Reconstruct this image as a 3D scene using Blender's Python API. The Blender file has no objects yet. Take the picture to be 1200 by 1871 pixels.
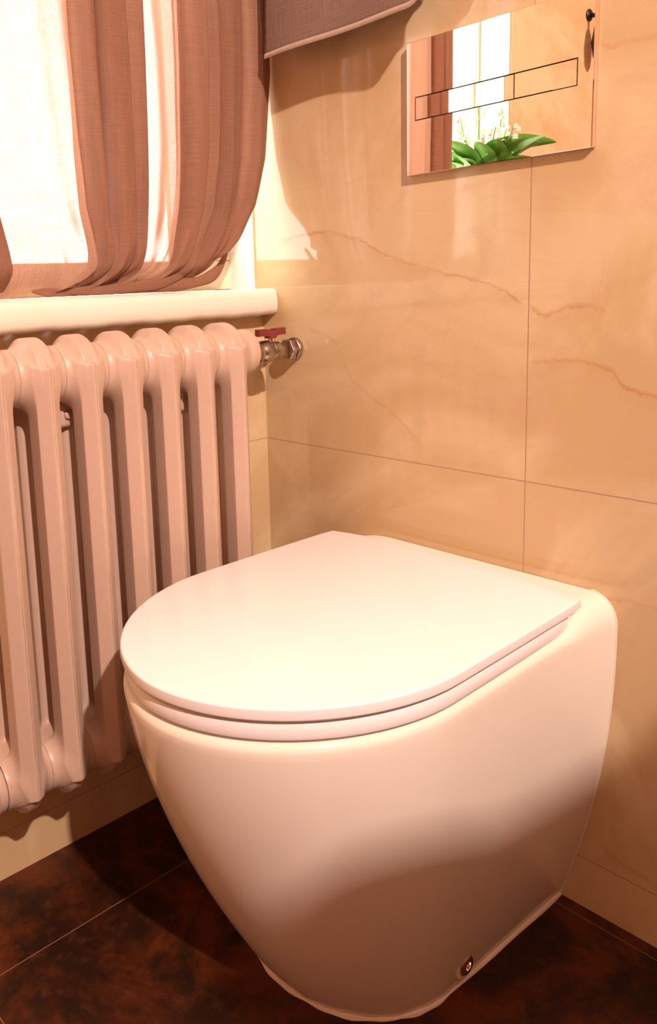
import bpy, bmesh, math, random
from mathutils import Vector, Matrix
random.seed(7)
C = bpy.context.scene.collection
PI = math.pi
# ------------------------------------------------------------------ camera
cam_d = bpy.data.cameras.new('camera'); cam = bpy.data.objects.new('camera', cam_d); C.objects.link(cam)
r_ = Vector((0.65102752, 0.75799806, -0.0400263)); u_ = Vector((-0.0999982, 0.13791961, 0.98538243)); f_ = Vector((-0.75243839, 0.63750852, -0.16558791))
M = Matrix(((r_.x, u_.x, -f_.x), (r_.y, u_.y, -f_.y), (r_.z, u_.z, -f_.z))).to_4x4()
M.translation = Vector((0.9737, -0.9010, 0.7927))
cam.matrix_world = M
cam_d.sensor_width = 36; cam_d.sensor_fit = 'AUTO'; cam_d.lens = 1469.7*36/1871
cam_d.shift_x = 176.1/1871; cam_d.shift_y = -167.4/1871; cam_d.clip_start = .01
bpy.context.scene.camera = cam
# ------------------------------------------------------------------ daylight, lamps, exposure
W = bpy.data.worlds.new('daylight'); bpy.context.scene.world = W; W.use_nodes = True
wb = W.node_tree.nodes['Background']; wb.inputs[0].default_value = (1.0, .95, .92, 1); wb.inputs[1].default_value = 6.5
vs = bpy.context.scene.view_settings
vs.view_transform = 'Standard'; vs.look = 'None'; vs.exposure = 0.0; vs.gamma = 1.0
try: vs.use_curve_mapping = False
except Exception: pass
def area(name, loc, target, size, power, col, size_y=None):
    l = bpy.data.lights.new(name, 'AREA'); l.energy = power; l.color = col; l.size = size
    if size_y: l.shape = 'RECTANGLE'; l.size_y = size_y
    o = bpy.data.objects.new(name, l); C.objects.link(o); o.location = loc
    o.rotation_euler = (Vector(target)-Vector(loc)).to_track_quat('-Z', 'Y').to_euler()
    return o
WARM = (1.0, .765, .69)
area('ceiling_spot_light', (2.20, -1.00, 2.325), (.3, -.3, .4), .05, 87, WARM)
# ------------------------------------------------------------------ helpers
def mesh_obj(name, bm, m=None, parent=None, smooth=True, angle=40):
    me = bpy.data.meshes.new(name); bmesh.ops.recalc_face_normals(bm, faces=bm.faces[:]); bm.to_mesh(me); bm.free()
    o = bpy.data.objects.new(name, me); C.objects.link(o)
    if m: me.materials.append(m)
    if parent: o.parent = parent
    if smooth:
        for p in me.polygons: p.use_smooth = True
        try: me.set_sharp_from_angle(angle=math.radians(angle))
        except Exception: pass
    return o
def tag(o, label, cat=None, group=None, kind=None):
    o['label'] = label
    if cat: o['category'] = cat
    if group: o['group'] = group
    if kind: o['kind'] = kind
    return o
def struct(o): o['kind'] = 'structure'; return o
def empty(name, loc, label, cat, group=None):
    o = bpy.data.objects.new(name, None); C.objects.link(o); o.location = loc; o.empty_display_size = .05
    return tag(o, label, cat, group)
def box(bm, x0, x1, y0, y1, z0, z1, bev=0, seg=2):
    vs_ = [bm.verts.new((x, y, z)) for x in (x0, x1) for y in (y0, y1) for z in (z0, z1)]
    fs = [(0, 1, 3, 2), (4, 6, 7, 5), (0, 4, 5, 1), (2, 3, 7, 6), (0, 2, 6, 4), (1, 5, 7, 3)]
    F = [bm.faces.new([vs_[i] for i in f]) for f in fs]
    if bev: bmesh.ops.bevel(bm, geom=list({e for f in F for e in f.edges}), offset=bev, segments=seg, affect='EDGES', profile=.5)
def lathe(bm, prof, origin, axis='Z', n=32, cap=True, flat=None):
    """prof: list of (radius, along). axis Z, Y or X"""
    rings = []
    for r, h in prof:
        ring = []
        for i in range(n):
            a = 2*PI*i/n; rr = r if not flat else flat(r, a)
            c, s = rr*math.cos(a), rr*math.sin(a)
            v = {'Z': (c, s, h), 'Y': (c, h, s), 'X': (h, c, s)}[axis]
            ring.append(bm.verts.new(Vector(v)+Vector(origin)))
        rings.append(ring)
    for a, b in zip(rings[:-1], rings[1:]):
        for i in range(n): bm.faces.new((a[i], a[(i+1) % n], b[(i+1) % n], b[i]))
    if cap:
        bm.faces.new(rings[0]); bm.faces.new(rings[-1])
def tube(bm, pts, rad, n=10, sx=1.0, up=None, cap=True):
    pts = [Vector(p) for p in pts]; rings = []
    prev = None
    for i, p in enumerate(pts):
        t = (pts[min(i+1, len(pts)-1)]-pts[max(i-1, 0)]).normalized()
        ref = Vector(up) if up else (Vector((0, 0, 1)) if abs(t.z) < .9 else Vector((1, 0, 0)))
        a = t.cross(ref).normalized(); b = a.cross(t).normalized()
        r = rad(i/(len(pts)-1)) if callable(rad) else rad
        rings.append([bm.verts.new(p+a*(r*sx*math.cos(2*PI*k/n))+b*(r*math.sin(2*PI*k/n))) for k in range(n)])
    for a, b in zip(rings[:-1], rings[1:]):
        for i in range(n): bm.faces.new((a[i], a[(i+1) % n], b[(i+1) % n], b[i]))
    if cap: bm.faces.new(rings[0]); bm.faces.new(rings[-1])
def interp(x, xs, ys):
    if x <= xs[0]: return ys[0]
    for i in range(len(xs)-1):
        if x <= xs[i+1]: return ys[i]+(ys[i+1]-ys[i])*(x-xs[i])/(xs[i+1]-xs[i])
    return ys[-1]
# ------------------------------------------------------------------ materials
class NT:
    def __init__(s, name):
        s.m = bpy.data.materials.new(name); s.m.use_nodes = True; s.t = s.m.node_tree; s.N = s.t.nodes; s.L = s.t.links
        s.b = s.N['Principled BSDF']; s.out = s.N['Material Output']
    def n(s, typ, **kw):
        x = s.N.new(typ)
        for k, v in kw.items(): setattr(x, k, v)
        return x
    def link(s, a, b): s.L.new(a, b)
    def math(s, op, a, b=None, c=None, clamp=False):
        x = s.N.new('ShaderNodeMath'); x.operation = op; x.use_clamp = clamp
        for i, v in enumerate((a, b, c)):
            if v is None: continue
            if isinstance(v, (int, float)): x.inputs[i].default_value = v
            else: s.L.new(v, x.inputs[i])
        return x.outputs[0]
    def noise(s, scale, vec=None, detail=4, rough=.5, dist=0):
        x = s.N.new('ShaderNodeTexNoise'); x.inputs['Scale'].default_value = scale; x.inputs['Detail'].default_value = detail
        x.inputs['Roughness'].default_value = rough; x.inputs['Distortion'].default_value = dist
        if vec is not None: s.L.new(vec, x.inputs['Vector'])
        return x.outputs['Fac']
    def pos(s):
        return s.N.new('ShaderNodeNewGeometry').outputs['Position']
    def obj(s): return s.N.new('ShaderNodeTexCoord').outputs['Object']
    def sep(s, v):
        x = s.N.new('ShaderNodeSeparateXYZ'); s.L.new(v, x.inputs[0]); return x.outputs
    def smooth(s, v, a, b, lo=0., hi=1.):
        x = s.N.new('ShaderNodeMapRange'); x.interpolation_type = 'SMOOTHSTEP'; s.L.new(v, x.inputs[0])
        for i, q in enumerate((a, b, lo, hi)): x.inputs[i+1].default_value = q
        return x.outputs[0]
    def mix(s, f, a, b):
        x = s.N.new('ShaderNodeMix'); x.data_type = 'RGBA'
        if isinstance(f, (int, float)): x.inputs[0].default_value = f
        else: s.L.new(f, x.inputs[0])
        for i, v in ((6, a), (7, b)):
            if isinstance(v, tuple): x.inputs[i].default_value = (*v, 1)
            else: s.L.new(v, x.inputs[i])
        return x.outputs[2]
    def bump(s, h, strength=.2, dist=.001):
        x = s.N.new('ShaderNodeBump'); x.inputs['Strength'].default_value = strength; x.inputs['Distance'].default_value = dist
        s.L.new(h, x.inputs['Height']); s.L.new(x.outputs[0], s.b.inputs['Normal'])
    def set(s, col=None, rough=None, metal=None, coat=None, spec=None, **kw):
        if isinstance(col, tuple): s.b.inputs['Base Color'].default_value = (*col, 1)
        elif col is not None: s.L.new(col, s.b.inputs['Base Color'])
        if isinstance(rough, (int, float)): s.b.inputs['Roughness'].default_value = rough
        elif rough is not None: s.L.new(rough, s.b.inputs['Roughness'])
        if metal is not None: s.b.inputs['Metallic'].default_value = metal
        if coat is not None: s.b.inputs['Coat Weight'].default_value = coat; s.b.inputs['Coat Roughness'].default_value = .03
        if spec is not None: s.b.inputs['Specular IOR Level'].default_value = spec
        return s.m
def simple(name, col, rough=.5, metal=0., **kw):
    t = NT(name); return t.set(col, rough, metal, **kw)

VEINS = [([(0.0299, 0.8551), (0.1251, 0.865), (0.1892, 0.8549), (0.2484, 0.8285), (0.3212, 0.8046), (0.3796, 0.7899), (0.4186, 0.7806), (0.4665, 0.7480)], .0022, .75),
         ([(0.4685, 0.7560), (0.491, 0.7456), (0.5302, 0.7549), (0.5600, 0.748)], .0035, .6),
         ([(0.4685, 0.6880), (0.5324, 0.6895), (0.5639, 0.6848), (0.5827, 0.6657), (0.6179, 0.6544), (.70, .64)], .0030, .8),
         ([(0.10, 0.72), (0.160, 0.700), (0.185, 0.6508), (0.246, 0.6151), (0.3212, 0.5608)], .0030, .30),
         ([(0.4685, 0.4405), (0.5348, 0.4068), (0.5864, 0.4178), (0.6285, 0.4201), (.70, .43)], .0032, .50),
         ([(0.5663, 0.100), (0.6002, 0.088), (0.6445, 0.080), (.70, .07)], .003, .35),
         ([(0.5409, 1.0346), (0.5739, 1.0264), (0.601, 1.0277), (.65, 1.05)], .003, .35)]
def tile_mat(name, horiz, veins=True):
    t = NT(name); p = t.pos(); s = t.sep(p); u = s[0] if horiz == 'x' else t.math('MULTIPLY', s[1], -1.0); z = s[2]
    n1 = t.noise(3.2, p, 5, .55, 1.2); n2 = t.noise(9, p, 6, .6, .8); n3 = t.noise(1.6, p, 3, .5, .4)
    base = t.mix(t.smooth(n1, .40, .62), (.62, .44, .230), (.74, .57, .34))
    base = t.mix(t.math('MULTIPLY', t.smooth(n2, .52, .72), .55), base, (.62, .43, .275))
    # faint cloudy ridge lines as in onyx
    rid = t.math('ABSOLUTE', t.math('SUBTRACT', t.noise(2.3, p, 6, .62, 1.6), .5))
    base = t.mix(t.math('MULTIPLY', t.smooth(rid, .0, .022, 1., 0.), .10), base, (.60, .36, .19))
    if veins:
        wob = t.math('MULTIPLY', t.math('SUBTRACT', t.noise(28, p, 5, .65), .5), .026)
        wid = t.noise(14, p, 4, .6)
        for pts, w, k in VEINS:
            x0, x1 = pts[0][0], pts[-1][0]; zs = [q[1] for q in pts]; z0, z1 = min(zs)-.01, max(zs)+.01
            fc = t.n('ShaderNodeFloatCurve'); cu = fc.mapping.curves[0]
            P = [((a-x0)/(x1-x0), (b-z0)/(z1-z0)) for a, b in pts]
            cu.points[0].location = P[0]; cu.points[1].location = P[-1]
            for q in P[1:-1]: cu.points.new(*q)
            fc.mapping.update()
            un = t.math('DIVIDE', t.math('SUBTRACT', u, x0), x1-x0)
            t.link(un, fc.inputs['Value']); fc.inputs['Factor'].default_value = 1
            zz = t.math('MULTIPLY_ADD', fc.outputs[0], z1-z0, z0)
            d = t.math('SUBTRACT', t.math('ADD', z, wob), zz); ad = t.math('ABSOLUTE', d)
            line = t.smooth(ad, 0, w*1.5, 1, 0); halo = t.math('MULTIPLY', t.smooth(d, 0, -.028, 1, 0), t.math('GREATER_THAN', 0.0, d))
            rng = t.math('MULTIPLY', t.smooth(un, 0, .03), t.smooth(un, .96, 1, 1, 0))
            m = t.math('MULTIPLY', t.math('ADD', t.math('MULTIPLY', line, t.smooth(wid, .36, .62, .15, 1)), t.math('MULTIPLY', halo, .22)), rng)
            base = t.mix(t.math('MULTIPLY', m, k*.72, clamp=True), base, (.50, .215, .080))
    # grout
    def seam(v, at, w=.00075): return t.math('LESS_THAN', t.math('ABSOLUTE', t.math('SUBTRACT', v, at)), w)
    g = seam(z, .5383)
    for at in (.0678, 1.478, 1.95): g = t.math('MAXIMUM', g, seam(z, at))
    for at in ((.4671, .937, 1.407, 1.877) if veins else (.72, 1.19, 1.66)): g = t.math('MAXIMUM', g, seam(u, at))
    col = t.mix(g, base, (.42, .27, .16))
    hb = t.math('SUBTRACT', t.math('MULTIPLY', t.noise(5, p, 2), .4), t.math('MULTIPLY', g, 1.0))
    t.bump(hb, .12, .0008)
    return t.set(col, t.math('MULTIPLY_ADD', g, .5, .055), spec=.62)
m_tileB = tile_mat('onyx_tile', 'x'); m_tileW = tile_mat('onyx_tile_window_side', 'y', False)
def floor_mat():
    t = NT('rust_brown_tile'); p = t.pos(); s = t.sep(p)
    n1 = t.noise(7, p, 8, .68, .6); n2 = t.noise(45, p, 5, .7)
    c = t.mix(t.smooth(n1, .40, .70), (.020, .0065, .003), (.125, .026, .005))
    c = t.mix(t.math('MULTIPLY', t.smooth(n2, .5, .75), .5), c, (.12, .036, .012))
    def seam(v, at): return t.math('LESS_THAN', t.math('ABSOLUTE', t.math('SUBTRACT', v, at)), .0008)
    g = seam(s[0], .1455)
    for at in (.7455, 1.3455, 1.9455): g = t.math('MAXIMUM', g, seam(s[0], at))
    for at in (-.018, -.618, -1.218, -1.818): g = t.math('MAXIMUM', g, seam(s[1], at))
    t.bump(t.math('SUBTRACT', t.math('MULTIPLY', n1, .5), g), .15, .001)
    return t.set(t.mix(g, c, (.20, .10, .06)), t.smooth(n2, .3, .8, .34, .5), spec=.3)
m_floor = floor_mat()
m_plaster = simple('white_plaster', (.90, .87, .82), .7)
m_ceil = simple('ceiling_paint', (.70, .62, .52), .8)
m_room = simple('terracotta_wall_paint', (.44, .23, .15), .7)
def paint(name, a, b, rough, sc=30, bs=.1, bd=.001, **kw):
    t = NT(name); p = t.obj(); n = t.noise(sc, p, 4)
    t.bump(n, bs, bd); return t.set(t.mix(n, a, b), rough, **kw)
m_sill = paint('cream_sill_paint', (.90, .83, .70), (.84, .76, .61), .45, 12, .25, .003)
m_ceramic = NT('glazed_ceramic').set((.88, .80, .675), .10, spec=.55)
m_seat = NT('seat_plastic').set((.93, .885, .86), .22, spec=.5)
m_caulk = simple('white_sealant', (.85, .74, .60), .5)
m_chrome = simple('mirror_chrome', (.93, .84, .77), .012, 1.0)
m_chrome2 = simple('bright_chrome', (.88, .85, .82), .09, 1.0)
m_dark = simple('dark_gap', (.03, .02, .015), .6)
def brass():
    t = NT('worn_nickel_brass'); n = t.noise(45, t.obj(), 3)
    return t.set(t.mix(t.smooth(n, .4, .65), (.52, .45, .40), (.27, .19, .14)), t.smooth(n, .3, .7, .16, .42), 1.0)
m_brass = brass()
m_red = paint('red_handle_paint', (.23, .035, .028), (.16, .022, .018), .42, 60)
def rad_mat():
    t = NT('radiator_paint'); o = t.obj(); s = t.sep(o); n = t.noise(90, o, 4, .6); n2 = t.noise(260, o, 2)
    c = t.mix(n, (.55, .39, .29), (.61, .44, .335))
    ay = t.math('ABSOLUTE', s[1]); ds = t.math('ABSOLUTE', t.math('SUBTRACT', ay, 0.0))
    seam = t.math('MULTIPLY', t.math('LESS_THAN', ds, .00042), t.smooth(t.noise(12, o, 3), .35, .55))
    join = t.math('GREATER_THAN', ay, .02955)
    g = t.math('MAXIMUM', t.math('MULTIPLY', seam, .65), t.math('MULTIPLY', join, .8))
    t.bump(t.math('ADD', t.math('MULTIPLY', n2, .4), t.math('MULTIPLY', g, -1.)), .25, .0007)
    return t.set(t.mix(g, c, (.20, .10, .07)), .38, spec=.45)
m_rad = rad_mat(); m_rad2 = paint('radiator_fitting_paint', (.55, .39, .29), (.61, .44, .335), .4, 60)
def cloth(name, c1, c2, transl, transp, scale=4200, flat=.5, streak=True):
    t = NT(name); uv = t.n('ShaderNodeUVMap').outputs[0]; s = t.sep(uv)
    w1 = t.math('SINE', t.math('MULTIPLY', s[0], scale)); w2 = t.math('SINE', t.math('MULTIPLY', s[1], scale))
    mp = t.n('ShaderNodeMapping'); mp.inputs['Scale'].default_value = (1100, 22, 1); t.link(uv, mp.inputs[0])
    mq = t.n('ShaderNodeMapping'); mq.inputs['Scale'].default_value = (22, 1100, 1); t.link(uv, mq.inputs[0])
    sl = t.noise(1, mp.outputs[0], 3); sm = t.noise(1, mq.outputs[0], 3)
    thr = t.math('MULTIPLY', t.math('ADD', sl, sm), .5)
    col = t.mix(t.smooth(thr, .38, .62), c1, c2)
    t.set(col, .9, spec=.15)
    h = t.math('ADD', t.math('MULTIPLY', t.math('ADD', w1, w2), .25), thr); t.bump(h, .22, .0005)
    tr = t.n('ShaderNodeBsdfTranslucent'); t.link(col, tr.inputs[0])
    mx = t.n('ShaderNodeMixShader'); mx.inputs[0].default_value = transl; t.link(t.b.outputs[0], mx.inputs[1]); t.link(tr.outputs[0], mx.inputs[2])
    out = mx.outputs[0]
    if transp:
        tp = t.n('ShaderNodeBsdfTransparent'); mx2 = t.n('ShaderNodeMixShader')
        g_ = t.N.new('ShaderNodeNewGeometry'); dt = t.N.new('ShaderNodeVectorMath'); dt.operation = 'DOT_PRODUCT'; t.link(g_.outputs['True Normal'], dt.inputs[0]); t.link(g_.outputs['Incoming'], dt.inputs[1]); ob = t.smooth(t.math('ABSOLUTE', dt.outputs['Value']), .60, 1.0)
        t.link(t.math('MULTIPLY', t.smooth(thr, .36, .60, transp*1.35, transp*.75), ob), mx2.inputs[0]); t.link(out, mx2.inputs[1]); t.link(tp.outputs[0], mx2.inputs[2]); out = mx2.outputs[0]
    t.link(out, t.out.inputs[0]); return t.m
m_linen = cloth('linen', (.36, .180, .110), (.42, .222, .140), .36, .14)
m_towel = cloth('towel_cloth', (.24, .155, .12), (.34, .23, .18), .1, 0)
m_stitch = simple('stitching_thread', (.55, .40, .30), .8)
def glass_pane():
    t = NT('window_glass'); t.N.remove(t.b)
    a = t.n('ShaderNodeBsdfTransparent'); b = t.n('ShaderNodeBsdfGlossy'); b.inputs['Roughness'].default_value = 0
    m = t.n('ShaderNodeMixShader'); m.inputs[0].default_value = .04; t.link(a.outputs[0], m.inputs[1]); t.link(b.outputs[0], m.inputs[2]); t.link(m.outputs[0], t.out.inputs[0]); return t.m
m_pane = glass_pane()
m_vase = NT('vase_glass').set((.97, 1, .96), .02); m_vase.node_tree.nodes['Principled BSDF'].inputs['Transmission Weight'].default_value = 1
m_frame = simple('cream_window_paint', (.86, .76, .56), .4)
m_leaf = paint('leaf_green', (.07, .26, .025), (.20, .48, .07), .4, 25)
m_petal = simple('flower_white', (.88, .88, .80), .6)
m_wood = paint('shadow_cabinet_wood', (.46, .21, .13), (.54, .27, .17), .45, 8)  # for the added cabinet, reddened to bounce warm light onto the toilet's foot
m_iron = simple('black_iron', (.02, .018, .016), .4, .6)
def emit(name, col, k):
    t = NT(name); t.b.inputs['Emission Color'].default_value = (*col, 1); t.b.inputs['Emission Strength'].default_value = k; return t.set((.9, .85, .8), .5)
m_shade = emit('lit_lamp_glass', WARM, 3.0)
# ------------------------------------------------------------------ room shell
XR, YF, ZC = 2.65, -2.2, 2.4
WY0, WY1, WZ0, WZ1 = -.757, 0.0, .7434, 2.05       # window opening
bm = bmesh.new(); box(bm, -.25, XR+.1, YF-.1, .12, -.1, 0); struct(mesh_obj('floor', bm, m_floor, smooth=False))
bm = bmesh.new(); box(bm, -.25, XR+.1, YF-.1, .12, ZC, ZC+.1); struct(mesh_obj('ceiling', bm, m_ceil, smooth=False))
bm = bmesh.new(); box(bm, -.25, XR+.1, 0, .12, 0, ZC); struct(mesh_obj('wall_back', bm, m_tileB, smooth=False))
bm = bmesh.new(); box(bm, XR, XR+.1, YF, 0, 0, ZC); struct(mesh_obj('wall_right', bm, m_room, smooth=False))
bm = bmesh.new(); box(bm, -.25, XR, YF-.1, YF, 0, ZC); struct(mesh_obj('wall_front', bm, m_room, smooth=False))
bm = bmesh.new()
box(bm, -.25, 0, YF, 0, 0, WZ0); box(bm, -.25, 0, YF, WY0, WZ0, ZC); box(bm, -.25, 0, WY0, 0, WZ1, ZC)
struct(mesh_obj('wall_left', bm, m_tileW, smooth=False))
bm = bmesh.new(); box(bm, -.23, -.017, -.005, 0, .785, WZ1); struct(mesh_obj('trim_1', bm, m_plaster, smooth=False))   # plastered reveal
bm = bmesh.new(); box(bm, -.23, -.004, WY0, WY0+.005, .785, WZ1); struct(mesh_obj('trim_2', bm, m_plaster, smooth=False))
# window frame, recessed
win = bpy.data.objects.new('window_1', None); C.objects.link(win); win.location = (-.10, -.38, .785); struct(win)
def P(name, bm, m, par, **k):
    """part built in world coordinates, parented to par"""
    o = mesh_obj(name, bm, m, **k); o.parent = par; o.matrix_parent_inverse = Matrix.Identity(4)
    d = Matrix.Translation(-par_world(par)); o.data.transform(d); return o
def par_world(par):
    v = Vector(par.location); q = par.parent
    while q: v = v+Vector(q.location); q = q.parent
    return v
bm = bmesh.new()
y0, y1, z0, z1 = WY0+.002, WY1-.002, .786, WZ1-.002
box(bm, -.120, -.072, y0, y1, z0, z0+.048, .003); box(bm, -.120, -.072, y0, y1, z1-.05, z1, .003)
box(bm, -.120, -.072, y0, y0+.008, z0+.048, z1-.05, .003); box(bm, -.120, -.072, y1-.045, y1, z0+.048, z1-.05, .003)
P('window_frame', bm, m_frame, win)
bm = bmesh.new(); box(bm, -.098, -.094, y0+.008, y1-.045, z0+.048, z1-.05); P('window_pane', bm, m_pane, win, smooth=False)
# sill board: rounded nose, hand-painted plaster edge
bm = bmesh.new()
prof = [(-.184, .7436), (-.0005, .7436), (.024, .7430), (.031, .7455), (.0345, .7520), (.0352, .762), (.0348, .773), (.0325, .781), (.027, .7848), (.015, .7856), (-.184, .7850)]
ny = 60; rows = []
for j in range(ny+1):
    y = -.0005-.80*j/ny; w = .0003*math.sin(j*1.7)+.0004*math.sin(j*.63+1)
    rows.append([bm.verts.new((x, y, z+(w*1.6 if (x > .01 and z < .756) else w*.3 if x > .02 else 0))) for x, z in prof])
for a, b in zip(rows[:-1], rows[1:]):
    for i in range(len(prof)): bm.faces.new((a[i], a[(i+1) % len(prof)], b[(i+1) % len(prof)], b[i]))
bm.faces.new(rows[0]); bm.faces.new(rows[-1])
# keep the part beyond the opening only in front of the wall
for v in bm.verts:
    if v.co.y < WY0+.001 and v.co.x < .0005: v.co.x = .0005
sill = mesh_obj('trim_3', bm, m_sill, angle=50); struct(sill); sill['label'] = 'cream window sill'
# ------------------------------------------------------------------ toilet
XC = .38
def base_half():
    s = [(.147-.010*u, -.23*u) for u in [i/11 for i in range(11)]]
    s += [(.137*math.cos(h), -.23-.127*math.sin(h)) for h in [PI/2*i/39 for i in range(40)]]; return s
def top_half():
    s = []
    for i in range(11):
        u = i/11; y = -.2967*u; s.append((.1905+.0150*max(0, 1+y/.15)**2, y))
    e = 1.03
    s += [(.1905*max(math.cos(h), 0)**e, -.2967-.2185*math.sin(h)**e) for h in [PI/2*i/39 for i in range(40)]]; return s
def gfun(z, y, zt=.40):
    s = 1-(1-min(z/.36, 1))**2; f = 1-(1-min(z/zt, 1))**1.55
    k = min(max((-y-.05)/.35, 0), 1); k = k*k*(3-2*k); return s*(1-k)+f*k
toilet = empty('toilet', (XC, -.20, 0), 'white back-to-wall ceramic toilet with closed D-shaped lid beside the radiator', 'toilet')
bh, th = base_half(), top_half(); nh = len(bh)
def U(fn):   # right half then left half mirrored, open at wall
    r = [fn(i, 1) for i in range(nh)]; l = [fn(i, -1) for i in range(nh-1)]
    return r+l[::-1]
Z0 = .003; ZR = .385
bm = bmesh.new(); rings = []
nz = 48
for k in range(nz+1):
    z = Z0+(ZR-Z0)*k/nz
    def fn(i, s):
        b, t = bh[i], th[i]; g = gfun(z, t[1]); return bm.verts.new((XC+s*(b[0]+(t[0]-b[0])*g), min(b[1]+(t[1]-b[1])*g, -.0008), z))
    rings.append(U(fn))
def deck(y): return interp(-y, [0, .03, .055, .075, .6], [.4205, .4175, .4120, .3965, .3955])
for k in range(1, 25):
    q = k/24; rho = 1-(1-q)**1 if q > .4 else q*q/.4*1.0
    rho = q**1.8
    def fn(i, s):
        b, t = bh[i], th[i]; g = gfun(ZR, t[1]); X = s*(b[0]+(t[0]-b[0])*g); Y = min(b[1]+(t[1]-b[1])*g, -.0008)
        cy = min(max(Y, -.32), -.0008)
        d = math.hypot(X, Y-cy)*rho; near = max(0, 1+Y/.08)
        R = .013+near*(.018 if s > 0 else .075); h = deck(Y)-ZR
        dd = min(d/R, 1); z = ZR+h*math.sqrt(max(0, 1-(1-dd)**2))
        return bm.verts.new((XC+X*(1-rho), Y+(cy-Y)*rho, z))
    rings.append(U(fn))
for a, b in zip(rings[:-1], rings[1:]):
    for i in range(len(a)-1): bm.faces.new((a[i], a[i+1], b[i+1], b[i]))
bmesh.ops.remove_doubles(bm, verts=bm.verts[:], dist=1e-5)
bmesh.ops.holes_fill(bm, edges=[e for e in bm.edges if e.is_boundary], sides=0)
body = P('toilet_body', bm, m_ceramic, toilet, angle=55); body['label'] = 'glazed white ceramic bowl body'
def dee(a, b, ym, L, yb, e=1.04, bow=.0, rc=.006, n=40):
    """outline of lid/seat, counter-clockwise, back corners rounded"""
    s = []
    for i in range(10):
        u = i/10; s.append((a+(b-a)*(1-(1-u)**2), yb+(ym-yb)*u))
    s[0] = (a-rc*.3, yb-rc*.3); s.insert(0, (a-rc, yb))
    s += [(b*max(0, math.cos(h))**e, ym-L*math.sin(h)**e) for h in [PI/2*i/n for i in range(n+1)]]
    right = s; left = [(-x, y) for x, y in s[:-1]][::-1]
    back = [(-a+rc+(2*(a-rc))*i/16, yb+bow*(1-(2*i/16-1)**4)) for i in range(1, 16)]
    return right+left+back
def slab(bm, out, z0, z1, bev, cx=XC, cy=-.28, nb=4):
    n = len(out); rows = []
    def inset(d):
        r = []
        for i in range(n):
            p, q, s = Vector(out[i-1]), Vector(out[i]), Vector(out[(i+1) % n])
            t = (s-p); 
            if t.length < 1e-9: t = Vector((1, 0))
            t.normalize(); nn = Vector((t.y, -t.x))
            if nn.dot(Vector((0, cy))-q) < 0 and False: nn = -nn
            r.append(q+nn*d)
        return r
    # orientation: right side goes towards -y, so inward normal = (t.y,-t.x) with t=(0,-1) -> (-1,0) inward
    prof = [(bev*(1-math.sin(a)), z0+bev*(1-math.cos(a))) for a in [PI/2*i/nb for i in range(nb+1)]]
    prof += [(bev*(1-math.cos(a)), z1-bev*(1-math.sin(a))) for a in [PI/2*i/nb for i in range(nb+1)]]
    for d, z in prof:
        rows.append([bm.verts.new((cx+p.x, p.y, z)) for p in inset(d)])
    for a, b in zip(rows[:-1], rows[1:]):
        for i in range(n): bm.faces.new((a[i], a[(i+1) % n], b[(i+1) % n], b[i]))
    bm.faces.new(rows[0]); bm.faces.new(rows[-1])
bm = bmesh.new(); slab(bm, dee(.1900, .1925, -.2967, .2185, -.052, bow=.016), .4175, .4300, .0022)
P('toilet_lid', bm, m_seat, toilet, angle=30)
# seat ring (outer D with oval opening)
bm = bmesh.new(); so = dee(.186, .1895, -.2967, .2155, -.073, rc=.008); n = len(so)
prof = [(.004, .3965), (.0008, .3985), (0, .401), (0, .4095), (.0012, .4128), (.005, .4145), (.045, .4150), (.055, .412), (.057, .404), (.055, .3965)]
rows = []
for d, z in prof:
    r = []
    for x, y in so:
        c = Vector((0, min(max(y, -.31), -.13))); v = Vector((x, y))-c; L = v.length; v = c+v*((L-d)/L); r.append(bm.verts.new((XC+v.x, v.y, z)))
    rows.append(r)
rows.append(rows[0])
for a, b in zip(rows[:-1], rows[1:]):
    for i in range(n): bm.faces.new((a[i], a[(i+1) % n], b[(i+1) % n], b[i]))
P('toilet_seat', bm, m_seat, toilet, angle=40)
for s in (-1, 1):      # hinge barrels between lid and deck
    bm = bmesh.new(); lathe(bm, [(.0060, -.012), (.0070, -.011), (.0070, .011), (.0060, .012)], (XC+s*.168, -.060, .4115), 'X', 18); P('seat_hinge', bm, m_chrome2, toilet)
for sx in (1, -1):     # fixing bolt in its recess low on each side
    y = -.209; z = .0290; g = gfun(z, -.25); x = XC+sx*(.1385+.0535*g-.0008)
    bm = bmesh.new(); lathe(bm, [(.0180, -.0020), (.0165, .0006), (.0130, .0012), (.0118, -.0008)], (x, y, z), 'X', 28, cap=False)
    c = P('bolt_recess', bm, m_ceramic, toilet)
    bm = bmesh.new(); lathe(bm, [(.0120, -.002), (.0120, .0016), (.0100, .0036), (.0050, .0042), (.0044, .0020)], (x, y, z), 'X', 24)
    if sx < 0: 
        for v in bm.verts: v.co.x = 2*x-v.co.x
    b = P('fixing_bolt', bm, m_chrome2, toilet); b['label'] = 'chrome fixing bolt cap'
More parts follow.
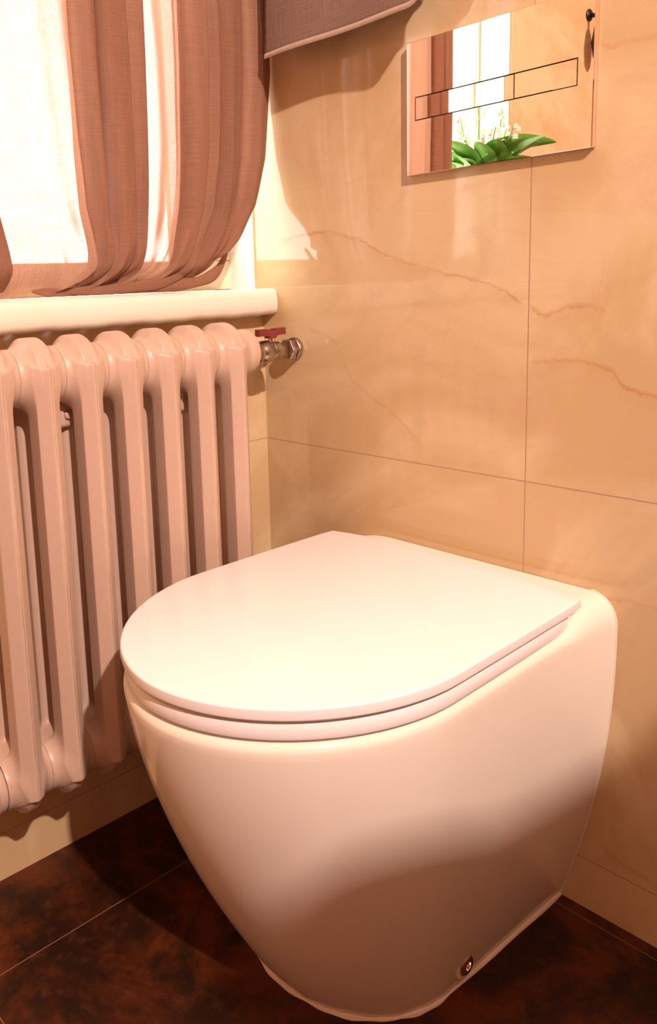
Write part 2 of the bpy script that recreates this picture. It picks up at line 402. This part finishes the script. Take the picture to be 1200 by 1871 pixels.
# sealant bead round the foot and up the wall edges
bm = bmesh.new()
pts = []
for i in range(nh): pts.append((XC+bh[i][0]+.0015, min(bh[i][1], -.002), .0016))
for i in range(nh-2, -1, -1): pts.append((XC-bh[i][0]-.0015, min(bh[i][1], -.002), .0016))
pts = [(p[0], p[1]-(.0015 if abs(p[0]-XC) < .12 else 0), p[2]) for p in pts]
tube(bm, pts, lambda t: .0028+.0009*math.sin(t*40)+.0006*math.sin(t*97), 8, up=(0, 0, 1))
for s in (1, -1):
    pts = []
    for k in range(30):
        z = .002+(.383)*k/29; g = gfun(z, 0); pts.append((XC+s*(.147+(.2055-.147)*g), -.0010, z))
    if s > 0:
        for k in range(1, 13):
            d = .031*(1-math.cos(PI/2*k/12)); pts.append((XC+.2055-d, -.0010, ZR+.0355*math.sqrt(max(0, 1-(1-d/.031)**2))))
    tube(bm, pts, .0014, 6, up=(0, 1, 0))
P('sealant', bm, m_caulk, toilet)['label'] = 'white sealant bead along floor and wall'
# ------------------------------------------------------------------ flush plate
PX0, PX1, PZ0, PZ1 = .2953, .5413, .9247, 1.0887
BX0, BX1, BZ0, BZ1, BM_ = .3088, .5235, .9915, 1.0208, .4476
plate = empty('flush_plate', ((PX0+PX1)/2, 0, PZ0), 'mirror-polished chrome dual flush plate on the tiled wall above the toilet', 'flush plate')
bm = bmesh.new()
def frame_face(bm, ylev_front=-.0085, yb=-.0004):
    bv = .0009
    o = [(PX0, PZ0), (PX1, PZ0), (PX1, PZ1), (PX0, PZ1)]; ii = [(BX0, BZ0), (BX1, BZ0), (BX1, BZ1), (BX0, BZ1)]
    sg = [(1, 1), (-1, 1), (-1, -1), (1, -1)]
    L = []
    L.append([bm.verts.new((x, yb, z)) for x, z in o])
    L.append([bm.verts.new((x, ylev_front+bv, z)) for x, z in o])
    L.append([bm.verts.new((x+bv*a, ylev_front, z+bv*b)) for (x, z), (a, b) in zip(o, sg)])
    L.append([bm.verts.new((x, ylev_front, z)) for (x, z), (a, b) in zip(ii, sg)])
    L.append([bm.verts.new((x, yb, z)) for x, z in ii])
    for a, b in zip(L[:-1], L[1:]):
        for i in range(4): bm.faces.new((a[i], a[(i+1) % 4], b[(i+1) % 4], b[i]))
frame_face(bm); P('plate_panel', bm, m_chrome, plate, smooth=False)
bm = bmesh.new(); box(bm, BX0, BX1, -.003, -.0006, BZ0, BZ1); P('button_recess', bm, m_dark, plate, smooth=False)
gp = .0012
for (a, b, nm, tilt) in ((BX0+gp, BM_-gp*.5, 'flush_button', .006), (BM_+gp*.5, BX1-gp, 'flush_button', -.003)):
    bm = bmesh.new(); box(bm, a, b, -.0085, -.0032, BZ0+gp, BZ1-gp, .0003, 1)
    cx_ = (a+b)/2
    for v in bm.verts:
        if v.co.y < -.006: v.co.y += (v.co.x-cx_)*tilt
    o = P(nm, bm, m_chrome, plate, smooth=False)
    o['label'] = 'wide full-flush button' if b < .46 else 'narrow half-flush button'
# ------------------------------------------------------------------ radiator
HX, HZT, HZB, PITCH, Y0 = .078, .694, .194, .0597, -.1602
rad = empty('radiator', (HX, Y0-3*PITCH, HZB), 'seven-section cast-iron radiator painted dusty pink under the window sill', 'radiator')
def surface_net(F, o, h):
    """F: 3-D array of signed distance samples; returns verts, quads"""
    import numpy as np
    S = F < 0; nx, ny, nz = F.shape
    cnt = np.zeros((nx-1, ny-1, nz-1)); acc = np.zeros((nx-1, ny-1, nz-1, 3))
    cs = [(i, j, k) for i in (0, 1) for j in (0, 1) for k in (0, 1)]
    def sl(c): return tuple(slice(c[q], (F.shape[q]-1)+c[q]) for q in range(3))
    for c in cs:
        for ax in range(3):
            if c[ax]: continue
            d = list(c); d[ax] = 1
            fa, fb = F[sl(c)], F[sl(d)]; m = (fa < 0) != (fb < 0)
            t = np.where(m, fa/np.where(m, fa-fb, 1), 0)
            for q in range(3): acc[..., q] += np.where(m, c[q]+(t if q == ax else 0), 0)
            cnt += m
    on = cnt > 0; idx = -np.ones(on.shape, int); idx[on] = np.arange(on.sum())
    g = np.stack(np.nonzero(on), 1); V = (g+acc[on]/cnt[on][:, None])*h+np.array(o)
    Q = []
    for ax in range(3):
        u, v = (ax+1) % 3, (ax+2) % 3
        a_ = [slice(0, n) for n in F.shape]; b_ = list(a_); a_[ax] = slice(0, F.shape[ax]-1); b_[ax] = slice(1, F.shape[ax])
        m = S[tuple(a_)] != S[tuple(b_)]; e = np.stack(np.nonzero(m), 1); ins = S[tuple(a_)][m]
        ok = (e[:, u] > 0) & (e[:, v] > 0) & (e[:, u] < F.shape[u]-1) & (e[:, v] < F.shape[v]-1); e = e[ok]; ins = ins[ok]
        def at(du, dv):
            q = e.copy(); q[:, u] -= du; q[:, v] -= dv; return idx[q[:, 0], q[:, 1], q[:, 2]]
        q = np.stack([at(1, 1), at(0, 1), at(0, 0), at(1, 0)], 1); q[~ins] = q[~ins][:, ::-1]; Q.append(q)
    return V, np.concatenate(Q)
def make_section():
    import numpy as np
    h = .00145; hw = PITCH/2-.00008; H = HZT-HZB
    ny = 41; hy = 2*hw/(ny-1)
    xs = np.arange(-.060, .0601, h); zs = np.arange(-.060, H+.0601, h); ys = np.linspace(-hw, hw, ny)
    X, Y, Z = np.meshgrid(xs, ys, zs, indexing='ij'); AY = abs(Y)
    def smin(a, b, k):
        t = np.clip(.5+.5*(b-a)/k, 0, 1); return b*(1-t)+a*t-k*t*(1-t)
    zt = np.where(Z > H/2, Z-H, Z); out_ = np.where(Z > H/2, 1, -1)
    R = np.sqrt(X**2+zt**2)
    hub = R-.0345
    def col(x):
        c = np.maximum.reduce([x-.0520, .0125-x, AY-.0150+.0105*np.clip((.016-Z)/.046, 0, 1), ((x-.0520)*.0115+(AY-.0020)*.0105)/.01557, ((.0125-x)*.7+(AY-.0105)*.7)])
        return np.maximum(c, abs(Z-H/2)-H/2-.012)
    cols = np.minimum(col(X), col(-X))
    f = smin(hub, cols, .022)
    low = np.clip((.012-Z)/.050, 0, 1)
    crown = np.maximum(R-.0465, (R-.0465+(AY-.0095+.0045*low)*1.0)*.7071)
    nib = np.maximum(np.sqrt((X-.0)**2+Y**2)-.0035, np.maximum(-.0535-Z, Z))
    f = smin(f, crown, .004); f = smin(f, nib, .006)
    # caps: keep the field open at the joint planes
    V, Q = surface_net(np.ascontiguousarray(f), (xs[0], 0, zs[0]), np.array([h, hy, h])) if False else surface_net(f, (xs[0], ys[0], zs[0]), np.array([h, hy, h]))
    me = bpy.data.meshes.new('radiator_section'); me.from_pydata(V.tolist(), [], Q.tolist())
    bm = bmesh.new(); bm.from_mesh(me)
    bmesh.ops.smooth_vert(bm, verts=bm.verts[:], factor=.5, use_axis_x=True, use_axis_y=True, use_axis_z=True)
    lim = hw-hy*.75
    for v in bm.verts:
        if v.is_boundary: v.co.y = math.copysign(hw, v.co.y)
    bmesh.ops.recalc_face_normals(bm, faces=bm.faces[:]); bm.to_mesh(me); bm.free()
    for p in me.polygons: p.use_smooth = True
    me.materials.append(m_rad); return me
sec = make_section()
for i in range(7):
    o = bpy.data.objects.new('radiator_section', sec); C.objects.link(o); o.parent = rad
    o.location = (0, (3-i)*PITCH, 0)
yr = Y0+PITCH/2; yl = Y0-6.5*PITCH
hexf = lambda r, a: r*math.cos(PI/6)/math.cos((a % (PI/3))-PI/6)
for zc in (HZT, HZB):
    bm = bmesh.new(); lathe(bm, [(.0335, yr), (.0345, yr+.003), (.0345, yr+.015), (.0325, yr+.021), (.024, yr+.025), (.020, yr+.028)], (HX, 0, zc), 'Y', 40); P('end_bushing', bm, m_rad2, rad)
    bm = bmesh.new(); lathe(bm, [(.0335, yl), (.0345, yl-.003), (.0345, yl-.010), (.030, yl-.013), (.020, yl-.014)], (HX, 0, zc), 'Y', 40); pl = P('end_plug', bm, m_rad2, rad)
    bm = bmesh.new(); lathe(bm, [(.022, yl-.013), (.0225, yl-.014), (.0225, yl-.030), (.020, yl-.032)], (HX, 0, zc), 'Y', 36, flat=hexf); P('plug_hexagon', bm, m_rad2, pl)
# brackets fixed on the wall behind the columns
for (y, yb, z, lb) in ((-.411, -.420, .640, 'small painted wall bracket seen behind the second gap of the radiator from the left'), (-.217, -.1995, .636, 'small painted wall bracket seen behind the radiator gap second from the valve end')):
    br = empty('radiator_bracket', (0, y, z), lb, 'bracket', 'radiator wall brackets')
    bm = bmesh.new(); box(bm, .0655, .0755, y-.0145, y+.0145, z-.0165, z+.0165, .006, 4); P('bracket_pad', bm, m_rad2, br)
    bm = bmesh.new(); box(bm, .0006, .0660, yb-.0035, yb+.0035, z-.006, z+.006, .001, 1); P('bracket_arm', bm, m_rad2, br)
    bm = bmesh.new(); lathe(bm, [(.0050, .0750), (.0050, .0785), (.003, .0800)], (0, y, z), 'X', 16); P('screw', bm, m_rad2, br)
# ------------------------------------------------------------------ shut-off valve
VZ = .690; VX = .071
val = empty('shutoff_valve', (VX, -.045, VZ), 'metal ball valve with dark red butterfly handle between radiator and tiled wall', 'valve')
ya = yr+.0290
bm = bmesh.new(); lathe(bm, [(.0135, ya-.006), (.0135, ya+.004)], (VX, 0, VZ), 'Y', 28); lathe(bm, [(.0175, ya+.002), (.0185, ya+.003), (.0185, ya+.013), (.0175, ya+.014)], (VX, 0, VZ), 'Y', 36, flat=hexf); P('union_nut', bm, m_brass, val)
bm = bmesh.new(); lathe(bm, [(.0155, ya+.013), (.0155, ya+.017), (.0170, ya+.018), (.0170, ya+.021), (.0150, ya+.022), (.0150, ya+.025), (.0165, ya+.027), (.0175, ya+.033), (.0175, ya+.040), (.0160, ya+.046), (.0165, ya+.047), (.0165, ya+.050), (.0145, ya+.051), (.0145, ya+.062)], (VX, 0, VZ), 'Y', 40); P('valve_body', bm, m_brass, val)
bm = bmesh.new(); lathe(bm, [(.0160, -.0195), (.0170, -.0180), (.0170, -.0065), (.0160, -.005)], (VX, 0, VZ), 'Y', 36, flat=hexf); lathe(bm, [(.0135, -.0225), (.0135, -.019)], (VX, 0, VZ), 'Y', 24); lathe(bm, [(.0175, -.0055), (.0182, -.002), (.0182, -.0006)], (VX, 0, VZ), 'Y', 32); P('wall_nut', bm, m_brass, val)
yh = -.052
bm = bmesh.new(); lathe(bm, [(.0065, .015), (.0065, .0205), (.0045, .021), (.0045, .026)], (VX, yh, VZ), 'Z', 20); P('valve_stem', bm, m_chrome2, val)
bm = bmesh.new()
lathe(bm, [(.0085, .0205), (.0098, .0215), (.0098, .0305), (.0080, .0320)], (VX, yh, VZ), 'Z', 20)
hc = Vector((VX, yh, 0))
for sgn in (1, -1):      # two wings
    ring = []
    for t in (0, .25, .5, .75, 1.):
        L = .006+.0245*t; hgt0 = VZ+.0232+.0012*min(t*3, 1); hgt1 = VZ+.0345+.0006*t; w = .0062-.0012*t
        cx, cy = VX-.003*sgn*t, yh+sgn*L
        ring.append([bm.verts.new(q) for q in ((cx-w, cy, hgt0), (cx+w, cy, hgt0), (cx+w, cy, hgt1), (cx-w, cy, hgt1))])
    for a, b in zip(ring[:-1], ring[1:]):
        for i in range(4): bm.faces.new((a[i], a[(i+1) % 4], b[(i+1) % 4], b[i]))
    bm.faces.new(ring[0]); bm.faces.new(ring[-1])
bmesh.ops.bevel(bm, geom=[e for e in bm.edges if len(e.link_faces) == 2 and e.calc_face_angle(0) > 1.2], offset=.0009, segments=2, affect='EDGES')
P('valve_handle', bm, m_red, val, angle=35)['label'] = 'dark red butterfly handle'
# ------------------------------------------------------------------ curtain
cur = empty('curtain', (.02, -.25, 2.0), 'sheer brown linen curtain bunched at its hem on the window sill', 'curtain')
def crm(pts, t):
    n = len(pts)-1; x = min(max(t, 0), 1)*n; i = min(int(x), n-1); f = x-i
    p0, p1, p2, p3 = (pts[max(i-1, 0)], pts[i], pts[i+1], pts[min(i+2, n)])
    return tuple(.5*((2*b)+(c-a)*f+(2*a-5*b+4*c-d)*f*f+(3*b-a-3*c+d)*f**3) for a, b, c, d in zip(p0, p1, p2, p3))
# plan of the pleats: (y, x), from left edge to right edge; doubled back where folds overlap
plan = [(-.540, -.014)]
def pleat(a, b, x=.030, back=.9):
    """front face a..b, doubled back under itself and forward again: three layers of cloth"""
    w = b-a
    plan.extend([(a-.002, x-.012), (a+.10*w, x-.003), (a+.5*w, x+.003), (b-.10*w, x), (b, x-.005), (b-.08*w, x-.010), (a+.5*w, x-.015), (a+(1-back)*w, x-.018), (a+(1-back)*w-.001, x-.022), (a+.4*w, x-.026), (b-.05*w, x-.022)])
pleat(-.535, -.500, .008, .95); pleat(-.500, -.462, .012, .95)
plan += [(-.458, -.004), (-.440, .008), (-.415, .022), (-.395, .031), (-.375, .034), (-.352, .034), (-.345, .028)]
pleat(-.340, -.3005, .026); pleat(-.300, -.258, .032); pleat(-.257, -.227, .028)
plan += [(-.225, .019), (-.215, .022), (-.200, .023), (-.186, .026), (-.181, .029), (-.179, .023), (-.172, .022), (-.167, .022)]
pleat(-.164, -.122, .034); pleat(-.122, -.096, .027); pleat(-.096, -.057, .034); pleat(-.057, -.004, .038, .8)
ns, nv = 620, 150
uvs = {}
bm = bmesh.new(); uvl = bm.loops.layers.uv.new('UVMap'); grid = []
arc = [0.]; prev = None; P0 = []
for i in range(ns+1):
    p = crm(plan, i/ns); P0.append(p)
    if i: arc.append(arc[-1]+math.hypot(p[0]-P0[-2][0], p[1]-P0[-2][1]))
def kfun(h): return interp(h, [0, .02, .05, .115, .19, .32, 3], [.57, .635, .715, .87, .945, 1.0, 1.0])
def sm(x): x = min(max(x, 0), 1); return x*x*(3-2*x)
Ztop, Zb = 2.0, .7875
for j in range(nv+1):
    v = j/nv; row = []
    h0 = (Ztop-Zb)*(1-v)**1.9
    for i in range(ns+1):
        s = i/ns; y, x = P0[i]
        h = h0; k = kfun(h)
        wav = .004*math.sin(s*31+h*9)*sm((.6-h)/.6)+.0025*math.sin(s*83+h*17)*sm((.4-h)/.4)
        kk = k+(1-k)*.75*sm((-y-.43)/.05); yy = -.27+(y+.27)*kk+wav*(.6 if 0.03 < s < .97 else .2)
        # swoop of the fold lines towards the gathered foot
        yy -= (.012*math.exp(-h/.07)+.040*math.exp(-h/.020))*math.sin(min(max((y+.49)/.49, 0), 1)*PI)**.7
        lowk = sm(1-h/.16)
        xx = x*(1-.25*lowk)+.010*math.sin(min(h/.11, 1)*PI)*lowk
        xx -= .018*sm(1-h/.035)
        A_ = arc[i]; dense = 1-sm((-y-.34)/.03)
        xx += (.0016*math.sin(A_*190+h*5)+.0012*math.sin(A_*83-h*11+1))*(.35+.65*dense)
        xx += (.0045*math.sin(A_*75+h*55)+.0030*math.sin(A_*140-h*80+2))*math.exp(-h/.055)
        zz_c = .0050*math.sin(A_*60+1)*math.exp(-h/.05)
        # the hem is lifted at its right side and droops to the sill in the middle
        lift = .0
        if s > .80: lift = .055*((s-.80)/.20)**2
        if s < .10: lift = .006*((.10-s)/.10)
        zz = Zb+h+max(zz_c, -.4*h)+lift*math.exp(-h/.10)+.0035*(1+math.sin(s*55))*math.exp(-h/.02)+.004*(1+math.sin(s*23+1))*math.exp(-h/.035)
        vert = bm.verts.new((xx+.004, min(yy, -.0035), zz)); row.append(vert); uvs[vert] = (arc[i], h)
    grid.append(row)
for a, b in zip(grid[:-1], grid[1:]):
    for i in range(ns):
        f = bm.faces.new((a[i], a[i+1], b[i+1], b[i]))
        for l in f.loops: l[uvl].uv = uvs[l.vert]
P('curtain_panel', bm, m_linen, cur, angle=180)
# gathered hem: rolled tucks lying on the sill and swooping up to the right
def roll(pts, w, seed, thick=.35):
    bm = bmesh.new(); uvl = bm.loops.layers.uv.new('UVMap'); rnd = random.Random(seed); n = 60; m = 14; rows = []; uu = {}
    for i in range(n+1):
        t = i/n; x, y, z = crm(pts, t); q = crm(pts, min(t+.01, 1)); p = crm(pts, max(t-.01, 0)); T = (Vector(q)-Vector(p)).normalized()
        A = T.cross(Vector((1, 0, .25))).normalized(); B = A.cross(T)
        ww = w*(math.sin(PI*min(max(t*.94+.03, 0), 1))**.55)*(1+.12*math.sin(t*19+seed)); r = []
        for k in range(m):
            a = 2*PI*k/m; rr = 1+.10*math.sin(3*a+t*9+seed)
            vv = bm.verts.new(Vector((x, y, z))+A*ww*rr*math.cos(a)+B*ww*thick*rr*math.sin(a)); vv.co.z = max(vv.co.z, .7865); vv.co.y = min(vv.co.y, -.004)
            r.append(vv); uu[vv] = (k*.004, t*.3)
        rows.append(r)
    for a, b in zip(rows[:-1], rows[1:]):
        for k in range(m):
            f = bm.faces.new((a[k], a[(k+1) % m], b[(k+1) % m], b[k]))
            for l in f.loops: l[uvl].uv = uu[l.vert]
    bm.faces.new(rows[0]); bm.faces.new(rows[-1])
    return P('hem_tuck', bm, m_linen, cur, angle=180)
roll([(.012, -.300, .793), (.020, -.245, .7935), (.026, -.185, .796), (.026, -.140, .803), (.022, -.108, .820), (.016, -.085, .848)], .0085, 1)
roll([(.006, -.390, .794), (.014, -.340, .793), (.020, -.290, .794), (.024, -.235, .799), (.026, -.190, .808), (.026, -.165, .826)], .0080, 2)
roll([(.004, -.410, .795), (.008, -.385, .7925), (.010, -.350, .7925), (.012, -.32, .794)], .0060, 3)
# rod and rings above the window
rod = empty('curtain_rod', (.03, -.38, 2.02), 'slim metal curtain rod above the window', 'curtain rod')
bm = bmesh.new(); tube(bm, [(.020, -.86, 2.012), (.020, -.002, 2.012)], .008, 16); P('rod', bm, m_chrome2, rod)
bm = bmesh.new(); box(bm, .0005, .03, -.86, -.845, 2.0, 2.03, .002); P('rod_bracket', bm, m_chrome2, rod)
# ------------------------------------------------------------------ towel hung on a rail above the corner
tw = empty('towel', (.2, -.04, 1.111), 'greyish-brown towel with a stitched hem hanging beside the curtain top', 'towel')
def towel_face(bm, uvl, y0, zb, flip=1):
    nx_, nz_ = 60, 40; g = []; uu = {}
    for j in range(nz_+1):
        r = []
        for i in range(nx_+1):
            u = i/nx_; v = j/nz_; x = .073+.300*u
            lift = .030*sm((u-.84)/.16)**1.5; z = zb+lift*(1-v)+(1.46-zb)*v
            y = y0-.003*math.sin(u*9)*(1-v)
            w = bm.verts.new((x+.004*math.sin(v*5), y, z)); r.append(w); uu[w] = (x, z)
        g.append(r)
    for a, b in zip(g[:-1], g[1:]):
        for i in range(nx_):
            f = bm.faces.new((a[i], a[i+1], b[i+1], b[i]))
            for l in f.loops: l[uvl].uv = uu[l.vert]
for (y0, zb) in ((-.046, 1.1165), (-.032, 1.14)):
    bm = bmesh.new(); uvl = bm.loops.layers.uv.new('UVMap'); towel_face(bm, uvl, y0, zb)
    o = P('towel_layer', bm, m_towel, tw, angle=180); md = o.modifiers.new('t', 'SOLIDIFY'); md.thickness = .004; md.offset = 0
    if zb < 1.12: front = o
bm = bmesh.new()
for i in range(150):      # overcast stitches of the hem
    u = (i+.5)/150*.92; x = .073+.300*u; lift = .030*sm((u-.84)/.16)**1.5
    y = -.046-.003*math.sin(u*9)-.0025; z = 1.1165+lift
    tube(bm, [(x, y, z-.0022), (x+.0006, y-.0010, z+.001), (x+.0014, y, z+.0045)], .0007, 5)
o = P('hem_stitching', bm, m_stitch, tw); o['label'] = 'pale overcast stitching along the hem'
rl = empty('towel_rail', (.2, -.04, 1.465), 'chrome towel rail on the tiled wall holding the greyish-brown towel', 'towel rail')
bm = bmesh.new(); tube(bm, [(.04, -.039, 1.462), (.42, -.039, 1.462)], .005, 14); P('rail', bm, m_chrome2, rl)
for x in (.045, .415):
    bm = bmesh.new(); tube(bm, [(x, -.0005, 1.462), (x, -.042, 1.462)], .006, 14); P('rail_post', bm, m_chrome2, rl)
# ------------------------------------------------------------------ vase and lily of the valley (seen in the mirror plate and the glossy tile)
VC = Vector((-.014, -.675, .7866))
vase = empty('vase', VC, 'clear waisted glass vase on the window sill, seen reflected in the wall', 'vase')
bm = bmesh.new()
outp = [(.036, 0), (.046, .004), (.052, .030), (.053, .060), (.047, .095), (.040, .130), (.043, .165), (.052, .196)]
inp = [(.049, .195), (.040, .165), (.037, .130), (.044, .095), (.049, .060), (.047, .030), (.040, .012), (.001, .010)]
def rib(r, a): return r*(1+.022*math.cos(a*18))
N_ = 108; rings = []
for r, h in [(.001, 0)]+outp+inp:
    rings.append([bm.verts.new((VC.x+rib(r, 2*PI*i/N_)*math.cos(2*PI*i/N_), VC.y+rib(r, 2*PI*i/N_)*math.sin(2*PI*i/N_), VC.z+h)) for i in range(N_)])
for a, b in zip(rings[:-1], rings[1:]):
    for i in range(N_): bm.faces.new((a[i], a[(i+1) % N_], b[(i+1) % N_], b[i]))
P('vase_body', bm, m_vase, vase, angle=60)
def leaf(bm, base, d, length, width, droop, roll_=0.):
    d = Vector(d).normalized(); side = d.cross(Vector((0, 0, 1)))
    if side.length < .1: side = Vector((1, 0, 0))
    side.normalize(); side = (side*math.cos(roll_)+d.cross(side)*math.sin(roll_)).normalized(); nrm = side.cross(d).normalized()
    rows = []; n = 16
    for i in range(n+1):
        t = i/n; c = Vector(base)+d*length*t+Vector((0, 0, -droop*t*t*length)); w = width*(math.sin(PI*min(t**.8, 1))**.8)*.5+.0006
        rows.append([bm.verts.new(c+side*w*q+nrm*(abs(q)**1.5)*w*.35) for q in (-1, -.5, 0, .5, 1)])
    for a, b in zip(rows[:-1], rows[1:]):
        for k in range(4): bm.faces.new((a[k], a[k+1], b[k+1], b[k]))
def sprig(i, ang, lean, h, lb):
    base = VC+Vector((.010*math.cos(ang), .010*math.sin(ang), .014))
    rim = VC+Vector((.026*math.cos(ang), .026*math.sin(ang), .20))
    tip = rim+Vector((lean*math.cos(ang), lean*math.sin(ang), h))
    root = empty('lily_of_the_valley', base, lb, 'flower', 'lily of the valley stems in the vase')
    pts = [base, base.lerp(rim, .5), rim, rim.lerp(tip, .5)+Vector((0, 0, .008)), tip]
    path = [crm([tuple(p) for p in pts], t/20) for t in range(21)]
    bm = bmesh.new(); tube(bm, path, .0012, 6); P('stalk', bm, m_leaf, root)
    bm = bmesh.new(); rnd = random.Random(i)
    for k in range(12):
        t = .55+.45*k/11; c = Vector(crm([tuple(p) for p in pts], t)); a = rnd.uniform(0, 2*PI); c += Vector((.010*math.cos(a), .010*math.sin(a), -.004))
        R = .0070*(1.15-.5*(t-.55)/.45)
        lathe(bm, [(R*.25, R*.9), (R*.8, R*.6), (R, 0), (R*.85, -R*.6), (R*1.1, -R*.95)], c, 'Z', 10)
    P('flower_bells', bm, m_petal, root)
    bm = bmesh.new(); dd = (Vector((math.cos(ang+.6)*.75, math.sin(ang+.6)*.75, .75)))
    leaf(bm, rim+Vector((0, 0, .012)), dd, .115+.035*rnd.random(), .050, .25, rnd.uniform(-.6, .6))
    d2 = Vector((math.cos(ang-.9)*.8, math.sin(ang-.9)*.8, .75)); leaf(bm, rim+Vector((0, 0, .01)), d2, .085+.02*rnd.random(), .036, .35, rnd.uniform(-1, 1))
    P('leaf', bm, m_leaf, root, angle=180)
for i in range(14):
    sprig(i, i*2.4+.3, .018+.040*((i*37) % 10)/10, .065+.085*((i*53) % 10)/10, 'white lily of the valley sprig in the glass vase, reflected in the flush plate')
lf = empty('lily_leaf', VC+Vector((.01, -.01, .20)), 'long broad green leaf leaning out of the vase, reflected in the flush plate', 'leaf')
bm = bmesh.new(); leaf(bm, VC+Vector((.016, .022, .262)), (.36, -.84, .20), .185, .036, .12, .9); P('leaf_blade', bm, m_leaf, lf, angle=180)
# ------------------------------------------------------------------ wall hook with cord (mirrored at the plate's right end)
hk = empty('wall_hook', (0, -1.09, 1.28), 'small black iron hook on the window-side wall, reflected at the right end of the plate', 'hook')
bm = bmesh.new(); lathe(bm, [(.012, .0006), (.014, .003), (.010, .006)], (0, -1.09, 1.385), 'X', 20); tube(bm, [(.005, -1.09, 1.385), (.030, -1.09, 1.375), (.038, -1.09, 1.385)], .005, 10); P('hook_body', bm, m_iron, hk)
bm = bmesh.new(); lathe(bm, [(.004, .095), (.014, .080), (.020, .045), (.015, .012), (.004, 0)], (.030, -1.09, 1.275), 'Z', 16); P('tassel', bm, m_iron, hk)
# ------------------------------------------------------------------ out of view: ceiling lamp, and a cabinet added to shade the toilet's foot
cab = empty('shadow_cabinet', (1.6, -.36, 0), 'added unseen reddish cabinet right of the toilet, its curved end shaped to cast shade', 'cabinet')
def prism(bm, poly, z0, z1):
    a = [bm.verts.new((x, y, z0)) for x, y in poly]; b = [bm.verts.new((x, y, z1)) for x, y in poly]; n = len(poly)
    bm.faces.new(a); bm.faces.new(b)
    for i in range(n): bm.faces.new((a[i], a[(i+1) % n], b[(i+1) % n], b[i]))
bm = bmesh.new(); prism(bm, [(1.350, -.001), (1.340, -.467), (1.325, -.575), (1.285, -.675), (1.283, -.72), (1.90, -.72), (1.90, -.001)], 1.175, 1.20); P('shadow_cabinet_top', bm, m_ceramic, cab, smooth=False)  # end curve follows the shadow edge it has to throw on the toilet body
bm = bmesh.new(); prism(bm, [(1.375, -.003), (1.365, -.467), (1.350, -.575), (1.31, -.67), (1.31, -.70), (1.88, -.70), (1.88, -.003)], .08, 1.175); P('carcass', bm, m_wood, cab, smooth=False)
bm = bmesh.new(); box(bm, 1.40, 1.85, -.66, -.03, 0, .08); P('plinth', bm, m_wood, cab, smooth=False)
for x in (1.33, 1.61):
    bm = bmesh.new(); box(bm, x, x+.26, -.716, -.702, .12, 1.14, .003); d = P('door', bm, m_wood, cab)
    bm = bmesh.new(); box(bm, x+.12, x+.14, -.732, -.717, .70, .84, .003); P('door_handle', bm, m_chrome2, d)
cl = empty('ceiling_spotlight', (2.20, -1.00, 2.4), 'small round opal ceiling spotlight', 'lamp')
bm = bmesh.new(); lathe(bm, [(.09, 2.3995), (.10, 2.39), (.095, 2.36), (.07, 2.352)], (2.20, -1.00, 0), 'Z', 40, cap=True); P('lamp_dish', bm, m_shade, cl)
